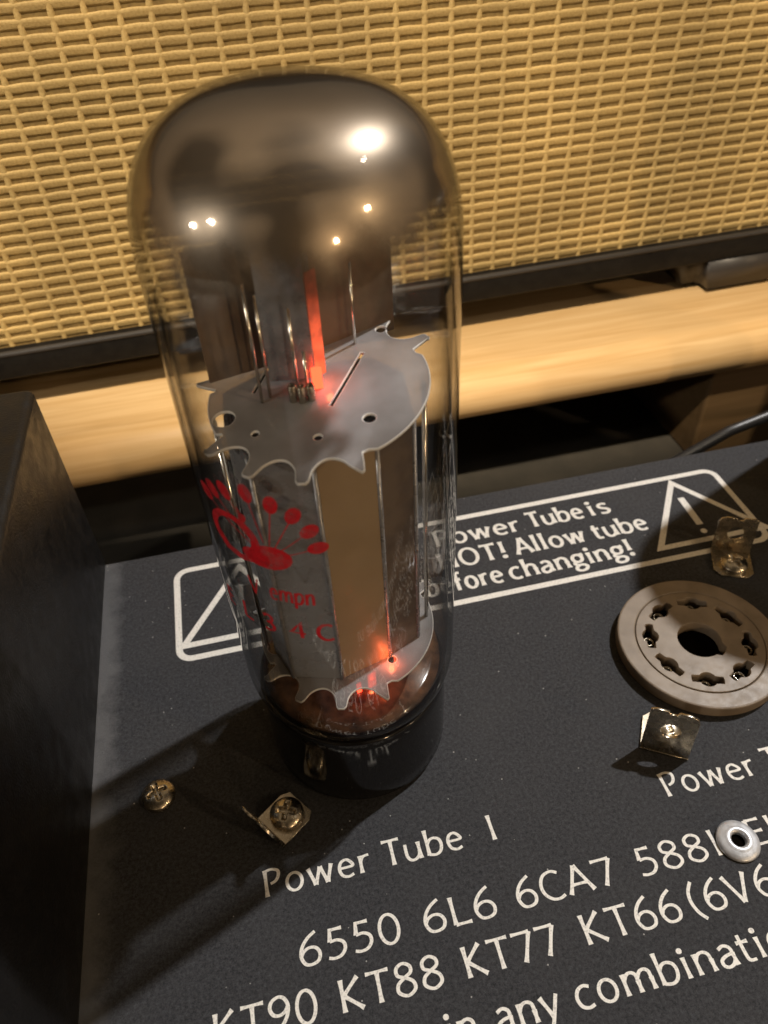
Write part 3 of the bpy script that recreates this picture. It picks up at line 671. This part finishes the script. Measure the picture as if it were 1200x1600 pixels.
for (x, y) in ((-.30, -1.16), (.58, -.92), (1.16, -.62), (-1.10, -.92)):
    tube_path('fold_seam', [(x, y, 3.36), (x, y, 8.1)], .035, M['anode'], anode, 8)
tube_path('support_rod', [(1.42, -.20, 3.2), (1.42, -.20, 8.3)], .04, M['wire'], tube, 8, loc=(0, 0, dz))
tube_path('support_rod', [(-1.46, -.10, 3.2), (-1.46, -.10, 8.2)], .04, M['wire'], tube, 8, loc=(0, 0, dz))
# above the upper mica
sh = wall('shield_plate', (-1.42, .45), (1.32, 1.12), 8.42, 10.25, .04, M['shield'], tube); sh.location.z = dz
st = wall('radiator_strip', (-.62, .20), (-.02, .12), 8.45, 10.35, .04, M['strip'], tube); st.location.z = dz
st2 = wall('radiator_strip', (-.02, .12), (.10, .42), 8.6, 10.35, .03, M['strip'], tube); st2.location.z = dz
tube_path('dark_reflection_bar', [(-.95, .05, 10.62), (-.6, .02, 10.66), (.0, .0, 10.66), (.18, .0, 10.62)], .19, M['shield'], tube, 14, loc=(0, 0, dz))  # dark bar added in place of a dark reflection on the dome
hs = wall('heater_tab', (.005, .10), (.15, .20), 8.46, 9.95, .02, M['glow'], tube); hs.location.z = dz
h2 = wall('heater_tab', (-.08, -.03), (.06, -.05), 8.37, 8.70, .02, M['glow2'], tube); h2.location.z = dz
for x, y, z1 in ((-.78, -.05, 10.0), (-.66, .02, 9.8), (-.28, -.05, 9.6), (-.16, -.10, 9.0), (.66, .75, 9.7)):
    tube_path('grid_rod', [(x, y, 8.1), (x+.01, y+.01, z1)], .022, M['wire'], tube, 6, loc=(0, 0, dz))
for x, y in ((-.36, -.16), (-.25, -.22), (-.13, -.22)):
    lathe('eyelet', [(.03, 8.28), (.055, 8.30), (.06, 8.55), (.045, 8.58), (.03, 8.55)], M['nickel'], tube, 12, loc=(x, y, dz))
# lower end: stem, lead wires, glow through the bottom of the cathode
lathe('glass_stem', [(0, 2.34), (1.67, 2.36), (1.66, 2.44), (1.5, 2.50), (.95, 2.60), (.45, 2.70), (0, 2.72)], M['stem'], tube, 64, loc=(0, 0, dz))
for k in range(8):
    a = 2*pi*k/8+.3; x, y = .62*math.cos(a), .62*math.sin(a)
    tube_path('lead_wire', [(x, y, 2.4), (x*1.05, y*1.05, 2.8), (x*1.25, y*1.25, 3.05), (x*1.3, y*1.3, 3.29)], .035, M['copper'] if k % 2 else M['wire'], tube, 6, loc=(0, 0, dz))
hb = wall('heater_tab', (.16, -.98), (.30, -.92), 2.62, 3.0, .03, M['glow2'], tube); hb.location.z = dz
hc = wall('heater_tab', (-.06, -1.02), (.02, -1.0), 2.62, 2.86, .03, M['glow2'], tube); hc.location.z = dz
hd = wall('heater_tab', (.70, -.70), (.76, -.66), 2.7, 3.1, .03, M['glow'], tube); hd.location.z = dz
# light of the heater spilling from the cathode ends
heater_light((.56, -1.10, 3.46), 5.5)
heater_light((.10, -.02, 8.62), 6)
heater_light((.22, -.95, 2.85), 8)

# ---- red emblem and lettering printed on the glass
RD = RG+.004
def onglass(p, z):            # p = (theta degrees, height)
    a = math.radians(p[0]); r = RD+z; return (r*math.cos(a), r*math.sin(a), p[1])
KS = math.degrees(1/RD)       # degrees per cm of arc
def og(p, z): return onglass((p.x*KS, p.y), z)
def cm(th): return th/KS
v, f = [], []
def blob(th, z, a, b, ang, zz=.001, n=20):
    k = len(v); c, s = math.cos(math.radians(ang)), math.sin(math.radians(ang))
    v.append(onglass((th, z), zz))
    for ring in (.5, 1):
        for i in range(n):
            w = 2*pi*i/n; x, y = a*ring*math.cos(w), b*ring*math.sin(w)
            v.append(onglass((th+(x*c-y*s)*KS, z+x*s+y*c), zz))
    for i in range(n):
        j = (i+1) % n; f.append((k, k+1+i, k+1+j)); f.append((k+1+i, k+1+n+i, k+1+n+j, k+1+j))
body = (236, 6.92)
blob(*body, .34, .22, 12)
blob(229.5, 6.86, .22, .15, -15, .0016)
feath = [(207, 7.66), (212.5, 7.80), (220, 7.90), (231, 8.0), (241, 7.90), (249.2, 7.76), (254.5, 7.50), (257, 7.21)]
for i, (t, z) in enumerate(feath):
    dx, dy = cm(t-body[0]), z-body[1]; ang = math.degrees(math.atan2(dy, dx))
    L_ = math.hypot(dx, dy)
    blob(t, z, .15, .098, ang, .001+.0005*(i % 2))
    ribbon(densify([(cm(body[0])+dx*.25, body[1]+dy*.25), (cm(t), z)], .08), .015, v, f, og, .002)
# neck loop
loop = arc(cm(219.5), 7.13, cm(11.2), .33, -62, 228, 40)
ribbon(loop, .12, v, f, og, .0026)
ribbon(densify([(cm(209.5), 7.0), (cm(214), 6.80), (cm(222), 6.74), (cm(229), 6.80)], .05), .13, v, f, og, .003)
blob(226.8, 7.53, .085, .06, 70, .0034)
ribbon(densify([(cm(226.8), 7.55), (cm(225), 7.70)], .04), .03, v, f, og, .0036)
emb = pyd('emblem', v, f, M['red'], env); emb['label'] = 'red fan-tailed bird emblem printed on the glass'
def gtext(t, t0, t1, z, cap, w, it=0):
    lettering(t, cm(t0), cm(t1), z, cap, w, M['red'], env, 'lettering', og, .001, it, 0)
gtext('E', 199, 204.5, 5.28, .36, .05, .05); gtext('L', 212.5, 218, 5.30, .36, .05, .05)
gtext('3', 225.5, 231, 5.30, .36, .055, .0); gtext('4', 239, 245.5, 5.32, .34, .055, 0); gtext('C', 251, 258, 5.32, .34, .055, 0)
gtext('V', 222, 227, 6.04, .34, .03, 0); gtext('empn', 232.5, 252, 6.08, .34, .04, .1)
